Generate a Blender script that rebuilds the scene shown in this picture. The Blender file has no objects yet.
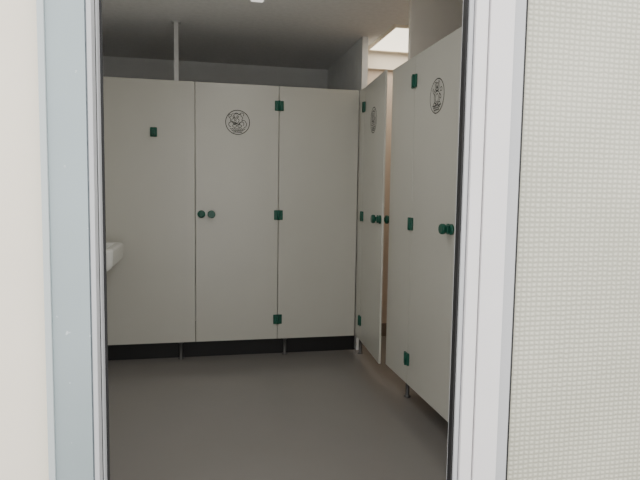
import bpy, bmesh, math, random
from mathutils import Vector, Matrix
random.seed(3)
C = bpy.context.scene.collection

# ---------------------------------------------------------------- materials
def mat(name, col, rough=0.5, metal=0.0, var=0.0, scale=8.0, bump=0.0, bscale=200.0, emit=None, estr=0.0, spec=0.5):
    m = bpy.data.materials.new(name); m.use_nodes = True
    nt = m.node_tree; b = nt.nodes["Principled BSDF"]
    b.inputs["Roughness"].default_value = rough
    b.inputs["Metallic"].default_value = metal
    b.inputs["Specular IOR Level"].default_value = spec
    b.inputs["Base Color"].default_value = (*col, 1)
    tc = nt.nodes.new("ShaderNodeTexCoord")
    if var > 0:
        n = nt.nodes.new("ShaderNodeTexNoise"); n.inputs["Scale"].default_value = scale
        n.inputs["Detail"].default_value = 6
        r = nt.nodes.new("ShaderNodeValToRGB")
        r.color_ramp.elements[0].position = 0.3; r.color_ramp.elements[1].position = 0.7
        r.color_ramp.elements[0].color = (*[c*(1-var) for c in col], 1)
        r.color_ramp.elements[1].color = (*[min(1, c*(1+var)) for c in col], 1)
        nt.links.new(tc.outputs["Object"], n.inputs["Vector"])
        nt.links.new(n.outputs["Fac"], r.inputs["Fac"])
        nt.links.new(r.outputs["Color"], b.inputs["Base Color"])
    if bump > 0:
        n2 = nt.nodes.new("ShaderNodeTexNoise"); n2.inputs["Scale"].default_value = bscale
        bp = nt.nodes.new("ShaderNodeBump"); bp.inputs["Strength"].default_value = bump
        bp.inputs["Distance"].default_value = 0.002
        nt.links.new(tc.outputs["Object"], n2.inputs["Vector"])
        nt.links.new(n2.outputs["Fac"], bp.inputs["Height"])
        nt.links.new(bp.outputs["Normal"], b.inputs["Normal"])
    if emit:
        b.inputs["Emission Color"].default_value = (*emit, 1)
        b.inputs["Emission Strength"].default_value = estr
    return m

M_wall  = mat("cream_plaster", (0.94, 0.87, 0.74), 0.8, var=0.02, scale=5, bump=0.15, bscale=120)
M_cream = mat("cream_divider_paint", (0.88, 0.82, 0.72), 0.7, var=0.02)
M_grey  = mat("grey_wall_paint", (0.86, 0.87, 0.86), 0.8, var=0.03, bump=0.1)
M_warm  = mat("warm_wall_paint", (0.60, 0.51, 0.435), 0.8, var=0.02)
M_ceil  = mat("ceiling_paint", (0.84, 0.84, 0.83), 0.9, var=0.04, scale=30, bump=0.3, bscale=90)
M_floor = mat("grey_vinyl", (0.255, 0.240, 0.226), 0.24, var=0.02, scale=3, bump=0.03, bscale=300)
M_panel = mat("white_laminate", (0.60, 0.59, 0.53), 0.34, var=0.015, scale=3, bump=0.05, bscale=400)
M_green = mat("dark_green_nylon", (0.004, 0.095, 0.060), 0.35)
M_black = mat("rubber_and_shade_black", (0.012, 0.012, 0.013), 0.6)  # frame gaskets, and the painted shade under the far cubicles
M_brown = mat("dark_brown_paint", (0.22, 0.18, 0.15), 0.6)
M_steel = mat("dull_grey_steel", (0.15, 0.15, 0.15), 0.5, metal=0.7)
M_post  = mat("post_paint", (0.62, 0.62, 0.61), 0.4)
M_cer   = mat("white_ceramic", (0.84, 0.84, 0.80), 0.25)
M_alub  = mat("bluegrey_frame_paint", (0.35, 0.42, 0.44), 0.33, metal=0.2, var=0.06, scale=3)
M_aluw  = mat("pale_frame_paint", (0.82, 0.80, 0.805), 0.4, var=0.02)
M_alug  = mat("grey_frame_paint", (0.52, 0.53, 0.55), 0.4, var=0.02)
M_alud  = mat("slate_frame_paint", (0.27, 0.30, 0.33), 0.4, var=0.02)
M_ink   = mat("sticker_ink", (0.012, 0.012, 0.012), 0.6, spec=0.1)
M_stick = mat("sticker_film", (0.57, 0.56, 0.51), 0.35)
M_lamp  = mat("lamp_diffuser", (0.9, 0.9, 0.88), 0.5, emit=(1, 0.97, 0.9), estr=0.9)
M_sky   = mat("skylight_diffuser", (0.95, 0.90, 0.78), 0.5, emit=(1.0, 0.90, 0.72), estr=2.6)

def scuffed(m):      # a few chipped pale specks on the old frame paint
    nt = m.node_tree; b = nt.nodes["Principled BSDF"]
    src = b.inputs["Base Color"].links[0].from_socket
    tc = nt.nodes.new("ShaderNodeTexCoord")
    v = nt.nodes.new("ShaderNodeTexNoise"); v.inputs["Scale"].default_value = 55; v.inputs["Detail"].default_value = 3
    r = nt.nodes.new("ShaderNodeValToRGB"); r.color_ramp.elements[0].position = 0.705; r.color_ramp.elements[1].position = 0.75
    mx = nt.nodes.new("ShaderNodeMix"); mx.data_type = 'RGBA'
    nt.links.new(tc.outputs["Object"], v.inputs["Vector"]); nt.links.new(v.outputs["Fac"], r.inputs["Fac"])
    nt.links.new(r.outputs["Color"], mx.inputs[0]); nt.links.new(src, mx.inputs[6])
    mx.inputs[7].default_value = (0.58, 0.64, 0.65, 1)
    nt.links.new(mx.outputs[2], b.inputs["Base Color"])
scuffed(M_alub)

def glass_material():
    m = bpy.data.materials.new("embossed_glass"); m.use_nodes = True
    nt = m.node_tree; b = nt.nodes["Principled BSDF"]
    tc = nt.nodes.new("ShaderNodeTexCoord"); sep = nt.nodes.new("ShaderNodeSeparateXYZ")
    def noise(s):
        n = nt.nodes.new("ShaderNodeTexNoise"); n.inputs["Scale"].default_value = s
        nt.links.new(tc.outputs["Object"], n.inputs["Vector"]); return n.outputs["Fac"]
    nt.links.new(tc.outputs["Object"], sep.inputs[0])
    def math_(op, a, bb=None):
        n = nt.nodes.new("ShaderNodeMath"); n.operation = op
        for i, v in enumerate((a, bb)):
            if v is None: continue
            if isinstance(v, (int, float)): n.inputs[i].default_value = v
            else: nt.links.new(v, n.inputs[i])
        return n.outputs[0]
    k = 2*math.pi/0.0150
    sx = math_('SINE', math_('ADD', math_('MULTIPLY', sep.outputs["X"], k), math_('MULTIPLY', noise(40), 2.0)))
    sz = math_('SINE', math_('ADD', math_('MULTIPLY', sep.outputs["Z"], k*1.15), math_('MULTIPLY', noise(42), 4.0)))
    h = math_('ADD', math_('MULTIPLY', math_('MINIMUM', sx, sz), 0.8), math_('MULTIPLY', sz, 0.2))
    hh = math_('ADD', math_('MULTIPLY', h, 0.5), 0.5)
    h2 = math_('ADD', hh, math_('MULTIPLY', math_('SUBTRACT', noise(2.2), 0.5), 0.8))
    r = nt.nodes.new("ShaderNodeValToRGB")
    r.color_ramp.elements[0].position = 0.0; r.color_ramp.elements[1].position = 0.9
    r.color_ramp.elements[0].color = (0.43, 0.425, 0.345, 1); r.color_ramp.elements[1].color = (0.69, 0.68, 0.575, 1)
    nt.links.new(h2, r.inputs["Fac"]); nt.links.new(r.outputs["Color"], b.inputs["Base Color"])
    bp = nt.nodes.new("ShaderNodeBump"); bp.inputs["Strength"].default_value = 0.45; bp.inputs["Distance"].default_value = 0.0025
    nt.links.new(hh, bp.inputs["Height"]); nt.links.new(bp.outputs["Normal"], b.inputs["Normal"])
    b.inputs["Roughness"].default_value = 0.25
    return m
M_glass = glass_material()

# ---------------------------------------------------------------- helpers
def finish(name, bm, mats, loc, parent=None, smooth=False):
    me = bpy.data.meshes.new(name); bm.normal_update(); bm.to_mesh(me); bm.free()
    for m in (mats if isinstance(mats, (list, tuple)) else [mats]): me.materials.append(m)
    if smooth:
        for p in me.polygons: p.use_smooth = True
    o = bpy.data.objects.new(name, me); C.objects.link(o)
    o.location = loc
    if parent: o.parent = parent
    return o

def add_box(bm, x0, x1, y0, y1, z0, z1, bevel=0.0, mi=0):
    r = bmesh.ops.create_cube(bm, size=1.0)
    vs = r["verts"]
    for v in vs:
        v.co = Vector(((x0+x1)/2 + v.co.x*(x1-x0), (y0+y1)/2 + v.co.y*(y1-y0), (z0+z1)/2 + v.co.z*(z1-z0)))
    fs = set(f for v in vs for f in v.link_faces)
    for f in fs: f.material_index = mi
    if bevel > 0:
        es = list(set(e for v in vs for e in v.link_edges))
        rr = bmesh.ops.bevel(bm, geom=es, offset=bevel, segments=2, affect='EDGES', profile=0.5)
        for f in rr["faces"]: f.material_index = mi

def box(name, x0, x1, y0, y1, z0, z1, m, bevel=0.0, parent=None):
    bm = bmesh.new(); cx, cy = (x0+x1)/2, (y0+y1)/2
    add_box(bm, x0-cx, x1-cx, y0-cy, y1-cy, 0, z1-z0, bevel)
    return finish(name, bm, m, (cx, cy, z0), parent)

def boxes(name, lst, m, bevel=0.0, parent=None, origin=(0, 0, 0)):
    bm = bmesh.new()
    for b in lst:
        add_box(bm, b[0], b[1], b[2], b[3], b[4], b[5], bevel, b[6] if len(b) > 6 else 0)
    for v in bm.verts: v.co -= Vector(origin)
    return finish(name, bm, m, origin, parent)

def lathe(bm, prof, n=28, axis='Y', off=(0, 0, 0), mi=0):
    rings = []
    for r, t in prof:
        ring = []
        for i in range(n):
            a = 2*math.pi*i/n
            if axis == 'Y': p = (r*math.cos(a), t, r*math.sin(a))
            elif axis == 'Z': p = (r*math.cos(a), r*math.sin(a), t)
            ring.append(bm.verts.new(Vector(p)+Vector(off)))
        rings.append(ring)
    fs = []
    for a, b in zip(rings[:-1], rings[1:]):
        for i in range(n):
            fs.append(bm.faces.new((a[i], a[(i+1) % n], b[(i+1) % n], b[i])))
    fs.append(bm.faces.new(rings[0])); fs.append(bm.faces.new(rings[-1]))
    for f in fs: f.material_index = mi; f.smooth = True
    fs[-1].smooth = False; fs[-2].smooth = False
    bmesh.ops.recalc_face_normals(bm, faces=fs)

def structure(*objs):
    for o in objs: o["kind"] = "structure"

def tag(o, label, cat, group=None):
    o["label"] = label; o["category"] = cat; o["kind"] = "thing"
    if group: o["group"] = group

def empty(name, loc):
    e = bpy.data.objects.new(name, None); e.empty_display_size = 0.1
    e.location = loc; C.objects.link(e); return e

# ---------------------------------------------------------------- dimensions
ZC = 2.42           # ceiling
YB = 5.40           # back wall
YP = 4.15           # face of the far cubicle front
XR = 1.178          # face of the side cubicle front
YF = 1.30           # outer face of doorway wall
ZT, ZB = 2.008, 0.13

# ---------------------------------------------------------------- shell
floor = box("floor", -2.6, 3.0, -1.6, YB+0.1, -0.08, 0, M_floor)
ceil = box("ceiling", -1.1, 2.45, YF, YB+0.1, ZC, ZC+0.1, M_ceil)
wl = box("wall_left", -1.1, -1.0, YF+0.1, YB, 0, ZC, M_grey)
wb = box("wall_back", -1.1, 2.45, YB, YB+0.1, 0, ZC, M_grey)
wr = box("wall_right", 2.35, 2.45, YF+0.1, YB, 0, ZC, M_warm)
wf = boxes("wall_front", [(-2.6, -0.325, YF, YF+0.1, 0, ZC+0.1), (-0.325, 1.42, YF, YF+0.1, 2.22, ZC),
                          (1.42, 3.0, YF, YF+0.1, 0, ZC+0.1)], M_wall)
wsw = box("wall_partition", 1.205, 1.25, 4.20, YB, 0, ZC, M_grey)
wsb = box("wall_inner", 1.25, 2.35, 4.60, 4.68, 0, ZC, M_warm)
wdv = box("wall_divider", 1.20, 2.35, 3.17, 3.21, 0.13, ZC, M_cream)
beam = box("trim_1", 1.25, 2.35, 4.56, 4.60, 2.27, ZC, M_cream)
structure(floor, ceil, wl, wb, wr, wf, wsw, wsb, wdv, beam)
bb = box("gap_shade_strip", -1.0, 1.19, 4.215, 4.235, 0.0, 0.126, M_black)  # black strip stands in for the shade under the far cubicle fronts
bi = box("dark_strip_inner", 1.25, 2.35, 4.585, 4.60, 0.0, 0.11, M_brown)  # dark brown strip along the foot of the inner wall
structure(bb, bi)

# ---------------------------------------------------------------- doorway frame
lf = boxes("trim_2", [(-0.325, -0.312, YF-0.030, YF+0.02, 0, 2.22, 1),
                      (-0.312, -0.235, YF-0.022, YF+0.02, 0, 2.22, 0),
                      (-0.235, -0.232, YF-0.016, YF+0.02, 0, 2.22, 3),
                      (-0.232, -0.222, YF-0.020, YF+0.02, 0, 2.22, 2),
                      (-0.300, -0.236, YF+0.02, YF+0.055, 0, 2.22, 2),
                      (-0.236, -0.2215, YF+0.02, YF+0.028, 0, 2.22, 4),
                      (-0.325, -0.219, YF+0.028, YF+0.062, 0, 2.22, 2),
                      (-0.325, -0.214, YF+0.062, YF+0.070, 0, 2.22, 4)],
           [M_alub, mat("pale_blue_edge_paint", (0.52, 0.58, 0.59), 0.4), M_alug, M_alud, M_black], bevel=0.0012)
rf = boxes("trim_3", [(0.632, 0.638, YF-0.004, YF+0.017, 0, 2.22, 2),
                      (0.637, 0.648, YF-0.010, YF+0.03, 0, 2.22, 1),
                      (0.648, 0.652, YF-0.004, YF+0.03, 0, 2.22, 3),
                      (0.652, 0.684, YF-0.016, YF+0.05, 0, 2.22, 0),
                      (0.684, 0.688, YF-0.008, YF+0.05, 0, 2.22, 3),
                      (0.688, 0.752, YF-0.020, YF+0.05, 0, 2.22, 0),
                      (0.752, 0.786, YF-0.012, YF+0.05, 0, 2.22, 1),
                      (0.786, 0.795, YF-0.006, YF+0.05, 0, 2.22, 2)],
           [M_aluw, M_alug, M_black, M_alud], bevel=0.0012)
hd = boxes("trim_4", [(-0.222, 0.630, YF-0.02, YF+0.05, 2.14, 2.22)], M_alub, bevel=0.002)
win = boxes("window_1", [(0.795, 1.38, YF+0.008, YF+0.014, 0.20, 2.16, 0),
                         (0.795, 1.42, YF-0.016, YF+0.05, 2.16, 2.22, 1),
                         (0.795, 1.42, YF-0.016, YF+0.05, 0.0, 0.20, 1),
                         (1.38, 1.42, YF-0.016, YF+0.05, 0.20, 2.16, 1)], [M_glass, M_aluw])
structure(lf, rf, hd, win)

# ---------------------------------------------------------------- cubicle parts
def hinge(parent, x, z, y=0.0):
    bm = bmesh.new()
    add_box(bm, -0.033, -0.003, -0.012, 0.0, -0.036, 0.036, 0.004)
    add_box(bm, 0.003, 0.033, -0.012, 0.0, -0.036, 0.036, 0.004)
    lathe(bm, [(0.0085, -0.036), (0.0085, 0.036)], 16, 'Z', (0, -0.011, 0))
    return finish("hinge", bm, M_green, (x, y, z), parent)

def knob(parent, x, z, side=-1, y=0.0, big=True, r=0.028):
    bm = bmesh.new(); s = side
    lathe(bm, [(0.026, 0), (0.026, 0.006*s), (0.014, 0.008*s), (0.014, 0.018*s), (r*0.92, 0.022*s), (r, 0.027*s),
               (r, 0.038*s), (r*0.85, 0.044*s)] if big else
              [(r, 0), (r, 0.009*s), (r*0.8, 0.013*s), (r*0.35, 0.014*s)], 28, 'Y')
    if not big: add_box(bm, -0.006, 0.006, min(0.013*s, 0.026*s), max(0.013*s, 0.026*s), -0.018, 0.018, 0.002)
    return finish("knob" if big else "lock_indicator", bm, M_green, (x, y, z), parent)

def ribbon(bm, pts, w, y, closed=False, mi=1):
    n = len(pts); L = []; R = []
    for i, p in enumerate(pts):
        a = pts[(i-1) % n] if (closed or i > 0) else p
        b = pts[(i+1) % n] if (closed or i < n-1) else p
        t = Vector((b[0]-a[0], b[1]-a[1])); t = t.normalized() if t.length else Vector((1, 0))
        nx, nz = -t.y*w/2, t.x*w/2
        L.append(bm.verts.new((p[0]+nx, y, p[1]+nz))); R.append(bm.verts.new((p[0]-nx, y, p[1]-nz)))
    for i in range(n if closed else n-1):
        j = (i+1) % n
        f = bm.faces.new((L[i], L[j], R[j], R[i])); f.material_index = mi

def ell(cx, cz, rx, rz, a0=0, a1=360, n=28, wob=0.0, k=9):
    out = []
    full = abs(a1-a0) >= 360
    for i in range(n if full else n+1):
        a = math.radians(a0+(a1-a0)*i/n); q = 1+wob*math.sin(k*a)
        out.append((cx+rx*q*math.cos(a), cz+rz*q*math.sin(a)))
    return out

def sticker(parent, x, z, variant=0):
    bm = bmesh.new(); R = 0.086
    lathe(bm, [(R+0.002, 0), (R+0.002, -0.0008)], 48, 'Y', mi=0)
    y = -0.0014
    ribbon(bm, ell(0, 0, R, R, n=56), 0.0048, y, True)
    w = 0.0038
    if variant < 2:
        # loose line drawing: a plump generic baby animal with shaggy head, leaning over scribbled waves
        ribbon(bm, ell(-0.010, 0.026, 0.044, 0.038, n=72, wob=0.08, k=9+variant), w, y, True)
        ribbon(bm, ell(-0.016, 0.012, 0.026, 0.019, n=30, wob=0.04, k=5), w, y, True)
        ribbon(bm, ell(-0.018, 0.018, 0.008, 0.006, n=12), w, y, True)
        ribbon(bm, ell(-0.018, 0.008, 0.013, 0.008, 200, 340, 10), w, y)
        for s in (-1, 1):
            ribbon(bm, ell(s*0.014-0.014, 0.040, 0.006, 0.007, n=12), w, y, True)
            ribbon(bm, ell(s*0.018-0.004, -0.026, 0.014, 0.010, n=18, wob=0.06, k=5), w, y, True)
        ribbon(bm, ell(0.030, 0.056, 0.014, 0.012, -60, 150, 14), w, y)
        ribbon(bm, ell(-0.054, 0.044, 0.010, 0.012, 60, 250, 12), w, y)
        ribbon(bm, ell(0.034, -0.012, 0.030, 0.028, -70, 100, 18, wob=0.05, k=8), w, y)
        ribbon(bm, ell(0.030, -0.010, 0.015, 0.014, -60, 200, 14), w, y)
        ribbon(bm, ell(-0.050, -0.016, 0.014, 0.016, 90, 280, 14), w, y)
        ribbon(bm, ell(-0.006, 0.052, 0.020, 0.009, 10, 170, 10, wob=0.2, k=6), w, y)
    else:
        # upright generic animal sitting with round belly and raised paw
        ribbon(bm, ell(0.000, 0.044, 0.024, 0.021, n=36, wob=0.05, k=8), w, y, True)
        ribbon(bm, ell(0.000, 0.036, 0.013, 0.009, n=18), w, y, True)
        ribbon(bm, ell(0.000, 0.040, 0.004, 0.003, n=8), w, y, True)
        for s in (-1, 1):
            ribbon(bm, ell(s*0.019, 0.062, 0.010, 0.010, -30 if s > 0 else 20, 160 if s > 0 else 210, 12), w, y)
            ribbon(bm, ell(s*0.009, 0.050, 0.003, 0.0035, n=8), w, y, True)
            ribbon(bm, ell(s*0.026, -0.042, 0.017, 0.010, n=18), w, y, True)
        ribbon(bm, ell(0.000, -0.008, 0.034, 0.034, n=48, wob=0.05, k=9), w, y, True)
        ribbon(bm, ell(0.000, -0.010, 0.019, 0.021, n=24), w, y, True)
        ribbon(bm, [(-0.030, 0.008), (-0.046, 0.020), (-0.056, 0.036), (-0.050, 0.044), (-0.042, 0.034), (-0.028, 0.022)], w, y)
        ribbon(bm, [(0.030, 0.010), (0.048, -0.002), (0.052, -0.016), (0.044, -0.018), (0.034, -0.008)], w, y)
        ribbon(bm, ell(0.048, 0.028, 0.012, 0.010, n=16, wob=0.1, k=5), w, y, True)
    for k in range(3):
        zz = -0.047-0.011*k; hw = 0.054-0.011*k
        ribbon(bm, [(-hw+2*hw*i/30, zz+0.0036*math.sin(i*1.5+k*2)) for i in range(31)], w, y)
    o = finish("sticker", bm, [M_stick, M_ink], (x, 0, z), parent)
    o["label"] = "round line-drawn animal sticker"
    return o

TH = 0.013
def cubicle_door(loc, w, rot, knob_side, label, inner=False, variant=0, kin=(0.043, 0.114), kr=0.028):
    e = empty("stall_door", loc)
    g = 0.0022
    box("door_leaf", g, w-g, 0.0, TH, ZB, ZT, M_panel, 0.0012, e)
    hx = w if knob_side == 'left' else 0.0
    for z in (1.866, 1.067, 0.281): hinge(e, hx, z)
    k1, k2 = kin if knob_side == 'left' else (w-kin[0], w-kin[1])
    knob(e, k1, 1.07, big=False, r=kr); knob(e, k2, 1.07, big=True, r=kr)
    if inner: knob(e, w-0.055, 1.07, side=1, y=TH)
    sticker(e, w/2, 1.735, variant)
    e.rotation_euler = (0, 0, rot)
    tag(e, label, "cubicle door", "toilet cubicle doors")
    return e

def leg(parent, x, y=0.03):
    bm = bmesh.new()
    lathe(bm, [(0.022, 0), (0.022, 0.005), (0.012, 0.010), (0.012, 0.115), (0.018, 0.118), (0.018, ZB)], 20, 'Z')
    o = finish("leg", bm, M_steel, (x, y, 0), parent)
    o["label"] = "dull grey steel support foot"; return o

def panel(loc, w, rot, label, legs=(), hook=None, post=None, group="cubicle screen panels", legy=0.03):
    e = empty("screen_panel", loc)
    g = 0.0022
    box("board", g, w-g, 0, TH, ZB, ZT, M_panel, 0.0012, e)
    for lx in legs: leg(e, lx, legy)
    if hook:
        bm = bmesh.new()
        add_box(bm, -0.024, 0.024, -0.009, 0, -0.033, 0.033, 0.006)
        add_box(bm, -0.010, 0.010, -0.036, -0.008, -0.022, -0.006, 0.004)
        add_box(bm, -0.010, 0.010, -0.042, -0.030, -0.022, 0.014, 0.004)
        finish("coat_hook", bm, M_green, (hook[0], 0, hook[1]), e)
    if post is not None:
        bm = bmesh.new()
        add_box(bm, -0.016, 0.016, -0.016, 0.016, 0, ZC-0.008-1.93, 0.002)
        add_box(bm, -0.032, 0.032, -0.030, 0.030, ZC-0.010-1.93, ZC-1.931, 0.001)
        o = finish("ceiling_post", bm, M_post, (post, TH+0.017, 1.93), e)
        o["label"] = "square metal post rising to ceiling"
    e.rotation_euler = (0, 0, rot)
    tag(e, label, "cubicle panel", group)
    return e

R90 = -math.pi/2
panel((-0.998, YP, 0), 0.962, 0, "wide off-white cubicle panel with green coat hook and ceiling post",
      legs=(0.855,), hook=(0.678, 1.645), post=0.835)
cubicle_door((-0.036, YP, 0), 0.603, 0, 'left', "closed off-white cubicle door with green fittings beside coat-hook panel")
panel((0.567, YP, 0), XR-0.567-0.004, 0, "plain off-white cubicle panel between closed door and corner", legs=(0.062,))
panel((XR, YP, 0), YP-4.015, R90, "very narrow off-white panel in inner corner of cubicles", legs=(0.05,))
cubicle_door((XR, 4.015, 0), 0.60, R90-math.radians(4.2), 'right', "off-white cubicle door standing slightly ajar", inner=True, variant=1)
panel((XR, 3.411, 0), 0.387, R90, "narrow off-white panel between ajar door and closed door", legs=(0.25,), legy=0.06)
cubicle_door((XR, 3.024, 0), 0.618, R90, 'right', "closed off-white cubicle door with chunky green latch knob", variant=2, kin=(0.085, 0.122), kr=0.026)
panel((XR, 2.406, 0), 0.96, R90, "off-white end panel beside the doorway wall", legs=(0.3,))

# ---------------------------------------------------------------- washbasin
wbs = empty("washbasin", (-0.9998, 3.56, 0.732))
bm = bmesh.new()
X1, Y1, H = 0.482, 0.50, 0.145
def ringv(x0, x1, y0, y1, z): return [bm.verts.new(p) for p in ((x0, y0, z), (x1, y0, z), (x1, y1, z), (x0, y1, z))]
rs = [ringv(0, X1-0.16, 0.01, Y1-0.01, -0.075), ringv(0, X1-0.006, 0.0, Y1, 0.030), ringv(0, X1, 0.0, Y1, H),
      ringv(0.10, X1-0.055, 0.06, Y1-0.06, H), ringv(0.15, X1-0.10, 0.11, Y1-0.11, 0.05)]
for a, b in zip(rs[:-1], rs[1:]):
    for i in range(4): bm.faces.new((a[i], a[(i+1) % 4], b[(i+1) % 4], b[i]))
bm.faces.new(rs[0][::-1]); bm.faces.new(rs[-1])
bmesh.ops.recalc_face_normals(bm, faces=bm.faces)
bmesh.ops.bevel(bm, geom=list(bm.edges), offset=0.018, segments=4, affect='EDGES', profile=0.5)
finish("bowl", bm, M_cer, (0, 0, 0), wbs, smooth=False)
bm = bmesh.new()
lathe(bm, [(0.024, H), (0.024, H+0.01), (0.018, H+0.02), (0.018, H+0.11), (0.012, H+0.12)], 20, 'Z', (0.05, 0.25, 0))
add_box(bm, 0.05, 0.17, 0.24, 0.26, H+0.075, H+0.095, 0.005)
finish("tap", bm, M_steel, (0, 0, 0), wbs)
bm = bmesh.new()
lathe(bm, [(0.10, -0.732), (0.095, -0.70), (0.070, -0.55), (0.065, -0.2), (0.085, -0.070)], 28, 'Z', (0.125, 0.25, 0))
finish("pedestal", bm, M_cer, (0, 0, 0), wbs)
tag(wbs, "white ceramic washbasin mounted on the side wall", "sink")

# ---------------------------------------------------------------- lamps
lb = empty("tube_lamp", (0.33, 2.84, ZC))
boxes("housing", [(-0.05, 0.05, -0.60, 0.60, -0.045, -0.0005)], M_post, 0.003, lb)
boxes("diffuser", [(-0.038, 0.038, -0.585, 0.585, -0.070, -0.045)], M_lamp, 0.008, lb)
tag(lb, "long narrow fluorescent ceiling lamp with white diffuser", "lamp")
sk = empty("light_panel", (1.66, 4.18, ZC))
boxes("frame", [(-0.33, 0.33, -0.34, -0.32, -0.02, -0.0005), (-0.33, 0.33, 0.32, 0.34, -0.02, -0.0005),
                (-0.33, -0.31, -0.32, 0.32, -0.02, -0.0005), (0.31, 0.33, -0.32, 0.32, -0.02, -0.0005)], M_wall, 0.001, sk)
boxes("diffuser", [(-0.31, 0.31, -0.32, 0.32, -0.015, -0.003)], M_sky, 0.0, sk)
tag(sk, "square glowing light panel in the ceiling over the cubicle", "lamp")

def area(name, loc, sx, sy, power, col, rot=(0, 0, 0)):
    l = bpy.data.lights.new(name, 'AREA'); l.shape = 'RECTANGLE'; l.size = sx; l.size_y = sy
    l.energy = power; l.color = col
    o = bpy.data.objects.new(name, l); o.location = loc; o.rotation_euler = rot; C.objects.link(o)
area("tube_light", (0.33, 2.84, ZC-0.08), 0.08, 1.1, 6.0, (1, 0.98, 0.93))
area("panel_light", (1.66, 4.18, ZC-0.03), 0.6, 0.6, 2.8, (1, 0.90, 0.78))

# ---------------------------------------------------------------- world
w = bpy.data.worlds.new("daylight"); bpy.context.scene.world = w; w.use_nodes = True
bg = w.node_tree.nodes["Background"]; bg.inputs[0].default_value = (1.0, 0.985, 0.965, 1); bg.inputs[1].default_value = 2.7

# ---------------------------------------------------------------- camera
cam = bpy.data.cameras.new("camera"); co = bpy.data.objects.new("camera", cam); C.objects.link(co)
cam.sensor_width = 36; cam.lens = 561/640*36; cam.clip_start = 0.02
Rm = Matrix.Rotation(-math.radians(12.07), 4, 'Z') @ Matrix.Rotation(math.radians(90-4.79), 4, 'X') @ Matrix.Rotation(0.0149, 4, 'Z')
co.matrix_world = Matrix.Translation((0, 0, 1.235)) @ Rm
bpy.context.scene.camera = co
